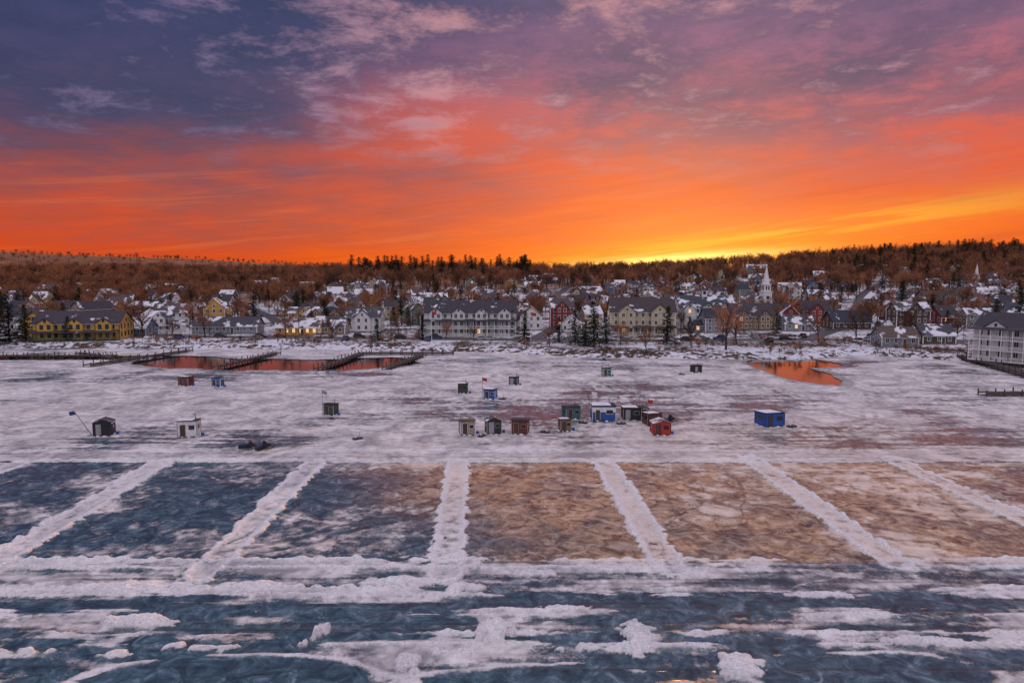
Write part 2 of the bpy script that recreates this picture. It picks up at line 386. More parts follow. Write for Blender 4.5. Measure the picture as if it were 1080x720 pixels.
# ---------------------------------------------------------------- buildings
occupied = []
def windows(mb, side, L, depthpos, z0, st, sh=2.9, sp=2.6, ww=1.0, wh=1.5, lit=.04, frame=TRIM, rg=random):
    n = max(1, int(L/sp)); g = L/n
    for s in range(st):
        for i in range(n):
            cx = -L/2+g*(i+.5); z = z0+s*sh+.95
            pane = LIT if rg.random() < lit else GLASS
            def bx(hw, za, zb, p, mat):
                if side == 'f': mb.box(cx-hw, cx+hw, -depthpos-p, -depthpos+.02, za, zb, mat)
                elif side == 'b': mb.box(cx-hw, cx+hw, depthpos-.02, depthpos+p, za, zb, mat)
                elif side == 'l': mb.box(-depthpos-p, -depthpos+.02, cx-hw, cx+hw, za, zb, mat)
                else: mb.box(depthpos-.02, depthpos+p, cx-hw, cx+hw, za, zb, mat)
            bx(ww/2+.13, z-.13, z+wh+.16, .04, frame); bx(ww/2, z, z+wh, .06, pane); bx(.04, z, z+wh, .075, frame)
def gable_roof(mb, L, D, zb, rise, mat, axis='x', ov=.45, th=.28, gable=None, off=(0, 0)):
    half = D/2+ov; dz = rise*(ov/(D/2))
    save = mb.M.copy()
    mb.M = mb.M @ Matrix.Translation((off[0], off[1], 0))
    if axis == 'y': mb.M = mb.M @ Matrix.Rotation(math.pi/2, 4, 'Z')
    if gable: mb.prism([(-D/2, zb), (D/2, zb), (0, zb+rise)], -L/2, L/2, gable)
    e = .02
    mb.prism([(-half, zb-dz+e), (0, zb+rise+e), (0, zb+rise+th), (-half, zb-dz+th)], -L/2-ov, L/2+ov, mat)
    mb.prism([(half, zb-dz+e), (half, zb-dz+th), (0, zb+rise+th), (0, zb+rise+e)], -L/2-ov, L/2+ov, mat)
    mb.prism([(-half-.03, zb-dz-.12), (-half+.1, zb-dz-.12), (-half+.1, zb-dz+e-.01), (-half-.03, zb-dz+e-.01)], -L/2-ov, L/2+ov, TRIM)
    mb.M = save
def building(name, x, y, w=10, d=8, st=2, rot=0, wall=WHITE, roof=R_SNOW, pitch=.8, gables=0, porch=0, chim=1, ell=0, turn=False, lit=.04, cupola=0, trim=TRIM, z=None, dormers=0, seed=0):
    rg = random.Random(seed+int(x*7+y*3)); mb = MB(); sh = 2.9; h = st*sh+.4
    if turn: mb.M = Matrix.Rotation(math.pi/2, 4, 'Z')
    mb.box(-w/2, w/2, -d/2, d/2, .35, h, wall); mb.box(-w/2-.06, w/2+.06, -d/2-.06, d/2+.06, -3, .345, FOUND)
    for sx in (-1, 1):
        for sy in (-1, 1): mb.box(sx*w/2-.12, sx*w/2+.12, sy*d/2-.12, sy*d/2+.12, .35, h-.02, trim)
    rise = d/2*pitch
    gable_roof(mb, w, d, h, rise, roof, gable=wall)
    for s_, L, dp in (('f', w, d/2), ('b', w, d/2), ('l', d, w/2), ('r', d, w/2)): windows(mb, s_, L*.94, dp, .35, st, sh, rg=rg, lit=lit, frame=trim)
    if rise > 2:
        for sx in (-1, 1):
            xx = sx*(w/2); mb.box(min(xx, xx+sx*.05), max(xx, xx+sx*.05), -.5, .5, h+.3, h+1.5, trim); mb.box(min(xx, xx+sx*.07), max(xx, xx+sx*.07), -.38, .38, h+.42, h+1.38, GLASS)
    mb.box(-.65+w*.12, .65+w*.12, -d/2-.09, -d/2+.02, .35, 2.65, trim); mb.box(-.5+w*.12, .5+w*.12, -d/2-.12, -d/2+.02, .35, 2.5, DOOR)
    if gables:
        gw = min(w/gables*.55, 6.5)
        for i in range(gables):
            cx = -w/2+w/gables*(i+.5)
            mb.box(cx-gw/2, cx+gw/2, -d/2-1.3, -d/2+.5, .36, h+.01, wall)
            save = mb.M.copy(); mb.M = mb.M @ Matrix.Translation((cx, 0, 0))
            windows(mb, 'f', gw*.9, d/2+1.3, .36, st, sh, sp=2.1, rg=rg, lit=lit, frame=trim)
            gr = gw/2*pitch*1.15; Ln = d/2+1.3
            mb.M = mb.M @ Matrix.Translation((0, -(d/2+1.3)/2, 0))
            gable_roof(mb, Ln, gw, h+.01, gr, roof, axis='y', gable=wall, ov=.35)
            mb.box(-.45, .45, -Ln/2-.06, -Ln/2+.02, h+.4, h+1.5, trim); mb.box(-.35, .35, -Ln/2-.08, -Ln/2+.02, h+.5, h+1.4, GLASS)
            mb.M = save
    if dormers:
        for i in range(dormers):
            cx = -w/2+w/dormers*(i+.5); yy = -d/2*.72; zz = h+rise*.28
            mb.box(cx-.8, cx+.8, yy, yy+2.2, zz-.5, zz+1.5, wall); mb.box(cx-.5, cx+.5, yy-.05, yy+.02, zz+.25, zz+1.3, GLASS)
            save = mb.M.copy(); mb.M = mb.M @ Matrix.Translation((cx, yy+1.1, 0)); gable_roof(mb, 2.2, 1.6, zz+1.5, .7, roof, axis='y', gable=wall, ov=.2, th=.16); mb.M = save
    if porch:
        pd = 2.2; py0 = -d/2-pd-(1.3 if gables else 0)
        for lv in range(porch):
            zz = .3+lv*sh
            mb.box(-w/2, w/2, py0, -d/2-.01, zz-.2, zz, trim)
            n = max(2, int(w/2.6))
            for i in range(n+1):
                cx = -w/2+.1+(w-.2)*i/n; mb.box(cx-.09, cx+.09, py0+.03, py0+.21, zz, zz+sh-.2, trim)
            mb.box(-w/2, w/2, py0+.06, py0+.14, zz+.9, zz+1.0, trim)
            for i in range(int(w/.5)): mb.box(-w/2+i*.5, -w/2+i*.5+.06, py0+.07, py0+.13, zz, zz+.9, trim)
        zz = .3+porch*sh
        mb.add([(-w/2-.2, py0-.2, zz-.2), (w/2+.2, py0-.2, zz-.2), (w/2+.2, -d/2-.01, zz+.35), (-w/2-.2, -d/2-.01, zz+.35), (-w/2-.2, py0-.2, zz-.02), (w/2+.2, py0-.2, zz-.02), (w/2+.2, -d/2-.01, zz+.55), (-w/2-.2, -d/2-.01, zz+.55)],
               [(3, 2, 1, 0), (4, 5, 6, 7), (0, 1, 5, 4), (1, 2, 6, 5), (2, 3, 7, 6), (3, 0, 4, 7)], roof)
    if chim:
        cx = rg.uniform(-w*.3, w*.3); mb.box(cx-.45, cx+.45, .3, 1.1, h, h+rise+1.3, BRICK); mb.box(cx-.52, cx+.52, .23, 1.17, h+rise+1.302, h+rise+1.5, FOUND)
    if ell:
        save = mb.M.copy(); mb.M = mb.M @ Matrix.Translation((ell*(w/2+2.4), 1, 0))
        mb.box(-2.4, 2.4, -d*.33, d*.33, -3, 3.0, wall); gable_roof(mb, 4.8, d*.66, 3.0, d*.22, roof, gable=wall, ov=.3)
        windows(mb, 'f', 4.4, d*.33, .3, 1, rg=rg, frame=trim); mb.M = save
    if cupola:
        mb.box(-1.1, 1.1, -1.1, 1.1, h+rise-.6, h+rise+2.2, TRIM); mb.box(-1.12, 1.12, -.6, .6, h+rise+.5, h+rise+1.8, GLASS); mb.box(-.6, .6, -1.13, 1.13, h+rise+.5, h+rise+1.8, GLASS)
        mb.add([(-1.4, -1.4, h+rise+2.2), (1.4, -1.4, h+rise+2.2), (1.4, 1.4, h+rise+2.2), (-1.4, 1.4, h+rise+2.2), (0, 0, h+rise+4.4)], [(0, 1, 4), (1, 2, 4), (2, 3, 4), (3, 0, 4), (3, 2, 1, 0)], roof)
        mb.tube((0, 0, h+rise+4.2), (0, 0, h+rise+6), .07, .03, METAL)
    if z is None: z = Hs(x, y)
    occupied.append((x, y, max(w, d)*.58+1)); return mb.obj(name, (x, y, z), rot)

def BL(name, px, dist, **k):
    x, y = sight(px, dist); return building(name, x, y, **k)
# waterfront buildings
BL('gold_waterfront_restaurant', 88, 252, w=29, d=13, st=2, wall=YEL, roof=R_DARK, gables=3, porch=1, trim=GREEN, pitch=.6, rot=.15, chim=0, cupola=0)
BL('yellow_boat_house', 44, 262, w=10, d=9, st=2, wall=YEL, roof=R_DARK, trim=GREEN, turn=True, chim=0)
BL('boat_shop', 140, 266, w=14, d=9, st=1, wall=BLUEG, roof=R_SNOW, chim=0)
BL('lakeside_inn', 497, 268, w=35, d=13, st=3, wall=WHITE, roof=R_DARK, gables=4, porch=2, pitch=.65, dormers=0, lit=.05)
BL('red_shop', 592, 300, w=10, d=9, st=3, wall=RED, roof=R_HALF, turn=False, gables=1)
BL('white_house', 560, 292, w=10, d=9, st=2, wall=WHITE, roof=R_DARK, turn=True)
BL('cream_marketplace', 676, 272, w=25, d=14, st=3, wall=CREAM, roof=R_DARK, gables=2, pitch=.75, porch=1, chim=1, rot=-.06, lit=.05)
BL('mill_building', 742, 300, w=24, d=13, st=3, wall=WHITE, roof=R_HALF, gables=3, pitch=.8, cupola=1)
BL('mill_annex', 716, 318, w=14, d=12, st=3, wall=YEL, roof=R_HALF, gables=1)
BL('stone_inn', 790, 292, w=18, d=12, st=2, wall=TAN, roof=R_DARK, gables=2, turn=False)
BL('barn_red_shop', 856, 330, w=13, d=10, st=2, wall=RED, roof=R_DARK, gables=1, lit=0)
BL('brown_lodge', 893, 292, w=16, d=11, st=1, wall=BROWN, roof=R_DARK, pitch=.8, chim=1)
BL('grey_shop', 840, 285, w=12, d=8, st=1, wall=GREY, roof=R_HALF)
BL('white_shop', 385, 285, w=14, d=9, st=2, wall=WHITE, roof=R_HALF, gables=1)
BL('shingle_shop', 350, 272, w=12, d=9, st=1, wall=TAN, roof=R_HALF)
BL('lit_diner', 316, 268, w=17, d=8, st=1, wall=YEL, roof=R_SNOW, lit=.5, chim=0)
BL('grey_motel', 240, 276, w=26, d=8, st=1, wall=GREY, roof=R_HALF, chim=0)
BL('long_white_house', 185, 320, w=18, d=9, st=2, wall=WHITE, roof=R_HALF, ell=1)
BL('town_library', 513, 460, w=14, d=10, st=2, wall=BRICK, roof=R_HALF, cupola=1)
building('waterfront_condominium', 147, 184, w=34, d=13, st=3, rot=-.95, wall=WHITE, roof=R_DARK, gables=3, porch=3, pitch=.6, z=1.2)
BL('lakeside_pavilion', 945, 225, w=12, d=7, st=1, wall=GREY, roof=R_HALF, chim=0)
BL('brown_cottage', 985, 232, w=11, d=8, st=1, wall=BROWN, roof=R_HALF)

def church(name, x, y, rot, s=1.0):
    mb = MB(); mb.M = Matrix.Scale(s, 4)
    mb.box(-5.5, 5.5, -8, 10, -2, 7.5, WHITE)
    gable_roof(mb, 18, 11, 7.5, 5, R_HALF, axis='y', gable=WHITE, off=(0, 1))
    for i in range(5):
        for sx in (-1, 1): mb.box(min(sx*5.5, sx*5.58), max(sx*5.5, sx*5.58), -6+i*3.4, -4.8+i*3.4, 1.8, 5.8, GLASS)
    mb.box(-2.4, 2.4, -10.6, -6, -2, 13, TRIM); mb.box(-2.7, 2.7, -10.9, -5.7, 13.002, 13.4, TRIM)
    mb.box(-.9, .9, -10.7, -10.3, .3, 3.4, DOOR); mb.box(-.7, .7, -10.67, -10.3, 5, 7.6, GLASS); mb.box(-.8, .8, -10.66, -10.3, 9.3, 10.9, BLACK)
    mb.box(-1.9, 1.9, -10.1, -6.3, 13.402, 17, TRIM, .1, .1)
    for sx in (-.7, .7): mb.box(sx-.35, sx+.35, -10.16, -6.24, 14, 16.3, BLACK); mb.box(-1.96, 1.96, -8.2+sx-.35, -8.2+sx+.35, 14, 16.3, BLACK)
    mb.box(-2.15, 2.15, -10.35, -6.05, 17.002, 17.3, TRIM)
    vs = []; n = 8
    for i in range(n): t = 2*math.pi*(i+.5)/n; vs.append((1.9*math.cos(t), -8.2+1.9*math.sin(t), 17.3))
    vs.append((0, -8.2, 28)); mb.add(vs, [(i, (i+1) % n, n) for i in range(n)], TRIM)
    mb.tube((0, -8.2, 27.8), (0, -8.2, 29.4), .09, .05, METAL); mb.box(-.4, .4, -8.25, -8.15, 28.7, 28.85, METAL)
    occupied.append((x, y, 14)); return mb.obj(name, (x, y, Hs(x, y)), rot)
x, y = sight(799, 380); church('white_church', x, y, .15, 1.0)
x, y = sight(1020, 520); church('white_church', x, y, .3, .72)

rg = random.Random(11)
wallw = [WHITE]*7+[CREAM]*3+[GREY]*3+[BLUEG]*3+[TAN]*3+[RED]*2+[BRICK]*2+[YEL]*2+[BROWN]*4+[SAGE]*2
kinds = {id(WHITE): 'white_house', id(CREAM): 'cream_house', id(GREY): 'grey_house', id(BLUEG): 'blue_grey_house', id(TAN): 'tan_house', id(RED): 'red_barn', id(BRICK): 'brick_house', id(YEL): 'yellow_house', id(BROWN): 'brown_house', id(SAGE): 'sage_house'}
cnt = 0; tries = 0
roadx = [(sight(565, 250), sight(600, 640)), (sight(300, 262), sight(250, 600)), (sight(850, 245), sight(930, 600))]
def nearroad(x, y, m):
    if abs(y-np.interp(x, [p[0] for p in rp], [p[1] for p in rp])) < m+5: return True
    for a, c in roadx:
        if y < c[1] and float(segd(np.array(x), np.array(y), a, c)) < m+5: return True
    return False
while cnt < 275 and tries < 12000:
    tries += 1
    d = 275+ (rg.random()**1.3)*400
    px = rg.uniform(-70, 1150); x, y = sight(px, d)
    if 780 < px < 815 and d < 380: continue
    if px < 180 and d < 330 and rg.random() < .6: continue
    w = rg.uniform(7.5, 12.5) if rg.random() < .8 else rg.uniform(13, 20); dd = rg.uniform(6.5, 9)
    if nearroad(x, y, w*.5): continue
    if any((x-ox)**2+(y-oy)**2 < (r+w*.5+.5)**2 for ox, oy, r in occupied): continue
    wl = rg.choice(wallw)
    building(kinds[id(wl)], x, y, w=w, d=dd, st=rg.choice([1, 2, 2, 2]) if w < 13 else rg.choice([2, 2, 3]), rot=rg.uniform(-.5, .5), wall=wl, roof=rg.choice([R_SNOW, R_SNOW, R_HALF, R_HALF, R_DARK, R_DARK]), pitch=rg.uniform(.6, 1.0),
             gables=rg.choice([0, 0, 1, 1, 2]) if w > 10 else rg.choice([0, 0, 1]), porch=rg.choice([0, 0, 1]), ell=rg.choice([0, 0, 1, -1]), turn=rg.random() < .4, chim=rg.random() < .7, lit=.025, seed=cnt)
    cnt += 1
print('houses', cnt)

# ---------------------------------------------------------------- trees
def bare_tree(seed, h=14, tw=.05):
    rg = random.Random(seed); mb = MB()
    def grow(p, d, L, r, dep):
        n = 3 if dep < 2 else 2; pts = [p]; dd = d.copy()
        if dep == 3: n = 1
        for i in range(n):
            dd = (dd+Vector((rg.uniform(-.2, .2), rg.uniform(-.2, .2), rg.uniform(-.02, .16)))*(.5 if dep == 0 else 1)).normalized(); pts.append(pts[-1]+dd*L/n)
        for i in range(n):
            r0 = r*(1-.5*i/n); r1 = r*(1-.5*(i+1)/n)
            mb.tube(pts[i], pts[i+1], r0, r1, BARK if dep < 2 else TWIG, 6 if dep == 0 else (4 if dep == 1 else 3))
        if dep >= 3:
            for k in range(5):
                b0 = pts[rg.randint(0, n-1)].lerp(pts[-1], rg.random()); t = (dd+Vector((rg.uniform(-.9, .9), rg.uniform(-.9, .9), rg.uniform(-.3, .8)))).normalized()*rg.uniform(.5, 1.2)*h/14
                sd = t.cross(Vector((rg.uniform(-1, 1), rg.uniform(-1, 1), rg.uniform(-1, 1)))).normalized()*tw*h/14
                mb.add([tuple(b0-sd), tuple(b0+sd), tuple(b0+t)], [(0, 1, 2)], TWIG)
            return
        k = (7, 5, 4)[dep]
        for i in range(k):
            t = .42+.58*(i+rg.random()*.6)/k if dep == 0 else .25+.75*(i+.5)/k
            q = min(int(t*n), n-1); b0 = pts[q].lerp(pts[q+1], min(1, t*n-q))
            an = rg.uniform(0, 6.28) if dep else i*2.4+rg.uniform(-.4, .4)
            side = Vector((math.cos(an), math.sin(an), 0)); nd_ = (dd*(.75 if dep else .85)+side*rg.uniform(.5, .95)).normalized()
            grow(b0, nd_, L*rg.uniform(.48, .7), r*.55, dep+1)
    grow(Vector((0, 0, -.4)), Vector((0, 0, 1)), h*.55, h*.024, 0)
    return mb.mesh('bare_tree')
def pine(seed, h=16, spread=.24, low=.12, airy=.0):
    rg = random.Random(seed); mb = MB()
    bend = Vector((rg.uniform(-.03, .03), rg.uniform(-.03, .03), 1))
    for i in range(5): mb.tube(bend*(h*i/5)-Vector((0, 0, .4)), bend*(h*(i+1)/5)-Vector((0, 0, .4)), h*.018*(1-i/5.5), h*.018*(1-(i+1)/5.5), BARK, 6)
    nb = int(78*(1-airy*.45))
    for i in range(nb):
        t = low+(1-low)*(i/nb); z = h*t
        prof = (1-t)**.75 if airy == 0 else math.sin(min(1, (1-t)*1.6+.12)*1.57)*(.75+.25*math.sin(t*17+seed))
        L = h*spread*prof*rg.uniform(.6, 1.25)+.25; an = i*2.399+rg.uniform(-.4, .4)
        dv = Vector((math.cos(an), math.sin(an), rg.uniform(-.25, .1) if airy == 0 else rg.uniform(0, .35))); p0 = bend*z; p1 = p0+dv*L
        mb.tube(p0, p1, .05, .02, BARK, 3)
        nc = max(2, int(L/.6))
        for k in range(nc):
            c0 = p0.lerp(p1, (k+.6)/nc)
            for q_ in range(6):
                c = c0+Vector((rg.gauss(0, .28), rg.gauss(0, .28), rg.gauss(0, .14)))*(h/16)
                a = Vector((rg.uniform(-1, 1), rg.uniform(-1, 1), rg.uniform(-.5, .3))).normalized()*rg.uniform(.35, .7)*(h/16); bb = a.cross(Vector((rg.uniform(-.5, .5), rg.uniform(-.5, .5), 1))).normalized()*.24*(h/16)
                mb.add([tuple(c-a*.4-bb), tuple(c-a*.4+bb), tuple(c+a)], [(0, 1, 2)], NEEDLE)
    return mb.mesh('pine_tree')
bares = [bare_tree(i, 14) for i in range(4)]
firs = [pine(20+i, 14, .33, .06) for i in range(3)]
whites = [pine(40+i, 20, .24, .35, 1.0) for i in range(4)]

def collection(name, meshes):
    c = bpy.data.collections.new(name)
    for i, me in enumerate(meshes):
        o = bpy.data.objects.new(name+'_source', me); c.objects.link(o)
    return c
C_B = collection('bare_tree_kinds', bares); C_P = collection('pine_tree_kinds', whites+firs)
def forest(name, pts, coll, n):
    me = bpy.data.meshes.new(name); me.from_pydata([p[:3] for p in pts], [], [])
    a = me.attributes.new('sc', 'FLOAT', 'POINT'); a.data.foreach_set('value', [p[3] for p in pts])
    a = me.attributes.new('ro', 'FLOAT', 'POINT'); a.data.foreach_set('value', [p[4] for p in pts])
    a = me.attributes.new('ix', 'INT', 'POINT'); a.data.foreach_set('value', [p[5] for p in pts])
    o = bpy.data.objects.new(name, me); scene.collection.objects.link(o)
    g = bpy.data.node_groups.new(name+'_scatter', 'GeometryNodeTree')
    g.interface.new_socket('Geometry', in_out='INPUT', socket_type='NodeSocketGeometry'); g.interface.new_socket('Geometry', in_out='OUTPUT', socket_type='NodeSocketGeometry')
    gi = g.nodes.new('NodeGroupInput'); go = g.nodes.new('NodeGroupOutput'); ip = g.nodes.new('GeometryNodeInstanceOnPoints'); ci = g.nodes.new('GeometryNodeCollectionInfo')
    ci.inputs[0].default_value = coll; ci.inputs['Separate Children'].default_value = True; ci.inputs['Reset Children'].default_value = True
    def na(n_, t):
        k = g.nodes.new('GeometryNodeInputNamedAttribute'); k.data_type = t; k.inputs[0].default_value = n_; return k.outputs[0]
    g.links.new(gi.outputs[0], ip.inputs['Points']); g.links.new(ci.outputs[0], ip.inputs['Instance']); ip.inputs['Pick Instance'].default_value = True
    g.links.new(na('ix', 'INT'), ip.inputs['Instance Index'])
    cx = g.nodes.new('ShaderNodeCombineXYZ'); g.links.new(na('ro', 'FLOAT'), cx.inputs[2])
    er = g.nodes.new('FunctionNodeEulerToRotation'); g.links.new(cx.outputs[0], er.inputs[0]); g.links.new(er.outputs[0], ip.inputs['Rotation'])
    g.links.new(na('sc', 'FLOAT'), ip.inputs['Scale']); g.links.new(ip.outputs[0], go.inputs[0])
    md = o.modifiers.new('scatter', 'NODES'); md.node_group = g
    return o
rg = random.Random(99)
def scatter(n, fpx, fd, kinds_, smin, smax, clear=True):
    out = []; k = 0
    while len(out) < n and k < n*12:
        k += 1; d = fd(); px = fpx(); x, y = sight(px, d)
        if clear and d < 720 and any((x-ox)**2+(y-oy)**2 < (r*.75)**2 for ox, oy, r in occupied): continue
        if d < 620 and nearroad(x, y, 0): continue
        out.append((x, y, 0, rg.uniform(smin, smax), rg.uniform(0, 6.28), rg.choice(kinds_)))
    z = H(np.array([p[0] for p in out]), np.array([p[1] for p in out]))
    return [(p[0], p[1], float(zz)-.2, *p[3:]) for p, zz in zip(out, z)]
U = rg.uniform; K4 = [0, 1, 2, 3]
pts = scatter(1100, lambda: U(-120, 1200), lambda: U(285, 640), K4, .45, 1.0)
forest('town_trees', pts, C_B, 5)
pts = scatter(3900, lambda: U(-140, 1220), lambda: 600+800*rg.random()**1.3, K4, .8, 1.45)
pts += scatter(900, lambda: U(-100, 340), lambda: U(440, 700), K4, .7, 1.15)
pts += scatter(600, lambda: U(800, 1200), lambda: U(500, 800), K4, .8, 1.25)
forest('bare_forest', pts, C_B, 5)
pts = scatter(1500, lambda: U(-160, 1240), lambda: U(1500, 3300), K4, 1.0, 1.6)
forest('distant_ridge_forest', pts, C_B, 5)
pts = scatter(300, lambda: U(860, 1180), lambda: U(620, 950), list(range(7)), .6, 1.05)
pts += scatter(70, lambda: U(370, 570), lambda: U(650, 820), [0, 1, 2, 3], .8, 1.3)
pts += scatter(90, lambda: rg.choice([U(-60, 330), U(560, 880)]), lambda: U(600, 1200), list(range(7)), .5, .9)
pts += scatter(260, lambda: U(-60, 1150), lambda: U(285, 600), [0, 3, 4, 5, 6], .35, .8)
forest('pine_forest', pts, C_P, 7)
out = []
for i in range(520):
    x = U(-200, 175); yb = float(ysh(x)); y = yb+rg.choice([U(4, 9), U(9, 26)])
    if vn(np.array(x/14), np.array(y/9), 6) < .48: continue
    if any((x-ox)**2+(y-oy)**2 < (r*.8)**2 for ox, oy, r in occupied) or nearroad(x, y, 0): continue
    out.append((x, y, Hs(x, y)-.2, U(.08, .26), U(0, 6.28), rg.choice(K4)))
forest('shoreline_brush', out, C_B, 5)

def TR(name, me, px, d, h, base):
    x, y = sight(px, d); return put(name, me, (x, y, Hs(x, y)-.15), random.uniform(0, 6), h/base)
for px, d, h, k in [(627, 222, 15, 0), (607, 230, 12, 1), (640, 232, 11, 2), (617, 226, 9, 2), (704, 232, 13, 1), (8, 240, 17, 0), (-8, 236, 16, 2), (25, 246, 13, 1), (553, 240, 11, 2), (590, 236, 9, 0), (398, 244, 8, 1), (540, 262, 10, 2), (445, 246, 9, 1), (1050, 240, 15, 0), (1075, 252, 17, 2), (1000, 258, 10, 1), (820, 258, 10, 0), (70, 244, 9, 1)]:
    TR('spruce_tree', firs[k], px, d, h, 14)
for px, d, h, k in [(767, 214, 17, 0), (683, 209, 9, 2), (730, 224, 10, 3), (300, 256, 11, 2), (470, 246, 8, 1), (150, 258, 13, 2), (215, 258, 12, 3), (865, 236, 11, 1), (905, 242, 13, 0), (655, 228, 9, 3), (580, 226, 7, 1), (960, 244, 14, 0), (1010, 238, 12, 2), (420, 258, 11, 0), (180, 253, 9, 1), (350, 253, 9, 3), (778, 230, 12, 1), (500, 240, 7, 2)]:
    TR('bare_maple_tree', bares[k], px, d, h, 14)

# ---------------------------------------------------------------- docks
def dock(name, p0, p1, w, zt=.75):
    p0 = Vector(p0); p1 = Vector(p1); L = (p1-p0).length; mb = MB(); n = int(L/.3)
    for i in range(n): mb.box(i*.3, i*.3+.26, -w/2, w/2, zt-.06, zt+random.uniform(-.005, .01), WOOD)
    for sy in (-1, 1): mb.box(0, L, sy*w/2-.08, sy*w/2+.08, zt-.32, zt-.065, WOOD)
    k = max(1, int(L/3))
    for i in range(k+1):
        for sy in (-1, 1): mb.tube((i*L/k, sy*(w/2+.2), -1), (i*L/k, sy*(w/2+.2), zt+random.uniform(.5, 1.1)), .15, .13, WOOD, 7)
    a = math.atan2(p1.y-p0.y, p1.x-p0.x); return mb.obj(name, (p0.x, p0.y, 0), a)
for a, c, w in [((92, 387), (200, 371), 2.2), ((228, 389), (292, 374), 2.2), ((336, 391), (382, 374), 2.2), ((408, 390), (445, 376), 2.2), ((0, 377), (120, 377), 2.4), ((120, 379), (85, 374), 2), ((380, 374), (478, 374), 2.5)]:
    dock('wooden_dock', survey(*a), survey(*c), w)
dock('wooden_dock', survey(1036, 417), survey(1110, 417), 2.2); dock('wooden_dock', survey(1012, 378), survey(1100, 402), 3.2, 1.2); dock('wooden_dock', survey(925, 374), survey(1012, 377), 2)

# ---------------------------------------------------------------- ice fishing shacks
def colr(name, c, r=.6): return paint('paint_'+name, c, r, .18, 1.5)
CB = dict(black=colr('black', (.02, .02, .022)), blue=colr('blue', (.02, .09, .34)), maroon=colr('maroon', (.14, .025, .02)), red=colr('red', (.42, .03, .02)), white=colr('white', (.7, .7, .68)),
          teal=colr('teal', (.05, .14, .14)), green=colr('green', (.03, .06, .035)), wood=colr('wood', (.22, .12, .06)), tan=colr('tan', (.30, .25, .19)), grey=colr('grey', (.3, .3, .31)), navy=colr('navy', (.02, .04, .12)))
def shack(px, py, wpx, hpx, wall, style='shed', trim='white', rot=0, pipe=True, flag=None, twoc=None):
    x, y = survey(px, py); k = math.hypot(y, CAMH)/F
    w = wpx*k*.9; h = hpx*k*.92; dp = w*.85; mb = MB(); W = CB[wall]; Tm = CB[trim]
    for sx in (-1, 1): mb.box(sx*w*.36-.06, sx*w*.36+.06, -dp/2-.25, dp/2+.25, 0, .14, WOOD)
    mb.box(-w/2, w/2, -dp/2, dp/2, .141, h*.86, W)
    if twoc: mb.box(-w/2-.012, w/2+.012, -dp/2-.012, dp/2+.012, h*.55, h*.84, CB[twoc])
    for sx in (-1, 1):
        for sy in (-1, 1): mb.box(sx*w/2-.05, sx*w/2+.05, sy*dp/2-.05, sy*dp/2+.05, .142, h*.85, Tm)
    if style == 'gable': gable_roof(mb, dp, w, h*.86, h*.2, R_HALF, axis='y', gable=W, ov=.14, th=.08)
    else:
        mb.prism([(-dp/2-.15, h*.86+.17), (-dp/2-.15, h*.86+.27), (dp/2+.15, h*.86+.1), (dp/2+.15, h*.86+.003)], -w/2-.15, w/2+.15, BLACK)
        mb.prism([(-dp/2+.02, h*.855), (-dp/2+.02, h*.86+.16), (dp/2-.02, h*.86+.02), (dp/2-.02, h*.855)], -w/2+.01, w/2-.01, W)
        if px % 3: mb.prism([(-dp/2-.08, h*.86+.272), (-dp/2-.08, h*.86+.34), (dp/2+.1, h*.86+.17), (dp/2+.1, h*.86+.103)], -w/2-.08, w/2*.6, SNOWM)
    mb.box(-w*.36-.05, -w*.36+.8, -dp/2-.03, -dp/2+.02, .18, min(h*.8, 2.0), Tm); mb.box(-w*.36+.01, -w*.36+.74, -dp/2-.05, -dp/2+.02, .22, min(h*.8, 2.0)-.06, DOOR if wall != 'black' else CB['grey'])
    mb.box(w*.1-.05, w*.38+.05, -dp/2-.03, -dp/2+.02, h*.42, h*.7, Tm); mb.box(w*.1, w*.38, -dp/2-.05, -dp/2+.02, h*.45, h*.67, GLASS)
    for sx in (-1, 1): mb.box(min(sx*w/2, sx*(w/2+.04)), max(sx*w/2, sx*(w/2+.04)), -dp*.2, dp*.2, h*.43, h*.68, GLASS)
    if pipe: mb.tube((w*.3, dp*.2, h*.8), (w*.3, dp*.2, h+.65), .07, .07, METAL, 8); mb.tube((w*.3, dp*.2, h+.65), (w*.3, dp*.2, h+.75), .13, .04, METAL, 8)
    mb.box(w/2+.3, w/2+.75, -.2, .25, 0, .38, CB['white'] if px % 2 else CB['blue'], .03, .03)
    if flag:
        mb.tube((-w/2-.2, -dp/2, 0), (-w/2-.2, -dp/2, h+2.4), .05, .035, METAL, 6)
        vs = []; fs = []; n = 6
        for i in range(n+1):
            yy = .07*math.sin(i*1.3)
            vs += [(-w/2-.2+i*.16, -dp/2+yy, h+2.3-.03*i), (-w/2-.2+i*.16, -dp/2+yy, h+1.7-.04*i)]
        for i in range(n): fs.append((2*i, 2*i+1, 2*i+3, 2*i+2))
        mb.add(vs, fs, CB[flag])
    # banked snow round the sill
    rr = random.Random(px)
    for s_ in range(9):
        t = s_/9*6.28; cx = math.cos(t)*w*.58; cy = math.sin(t)*dp*.6; r_ = rr.uniform(.25, .5)
        mb.add([(cx-r_, cy, .02), (cx, cy-r_*.8, .02), (cx+r_, cy, .02), (cx, cy+r_*.8, .02), (cx+.03, cy, rr.uniform(.1, .26))], [(0, 1, 4), (1, 2, 4), (2, 3, 4), (3, 0, 4)], SNOWM)
    return mb.obj('ice_fishing_shack', (x, y+dp/2, 0), rot)
rnd = random.Random(4)
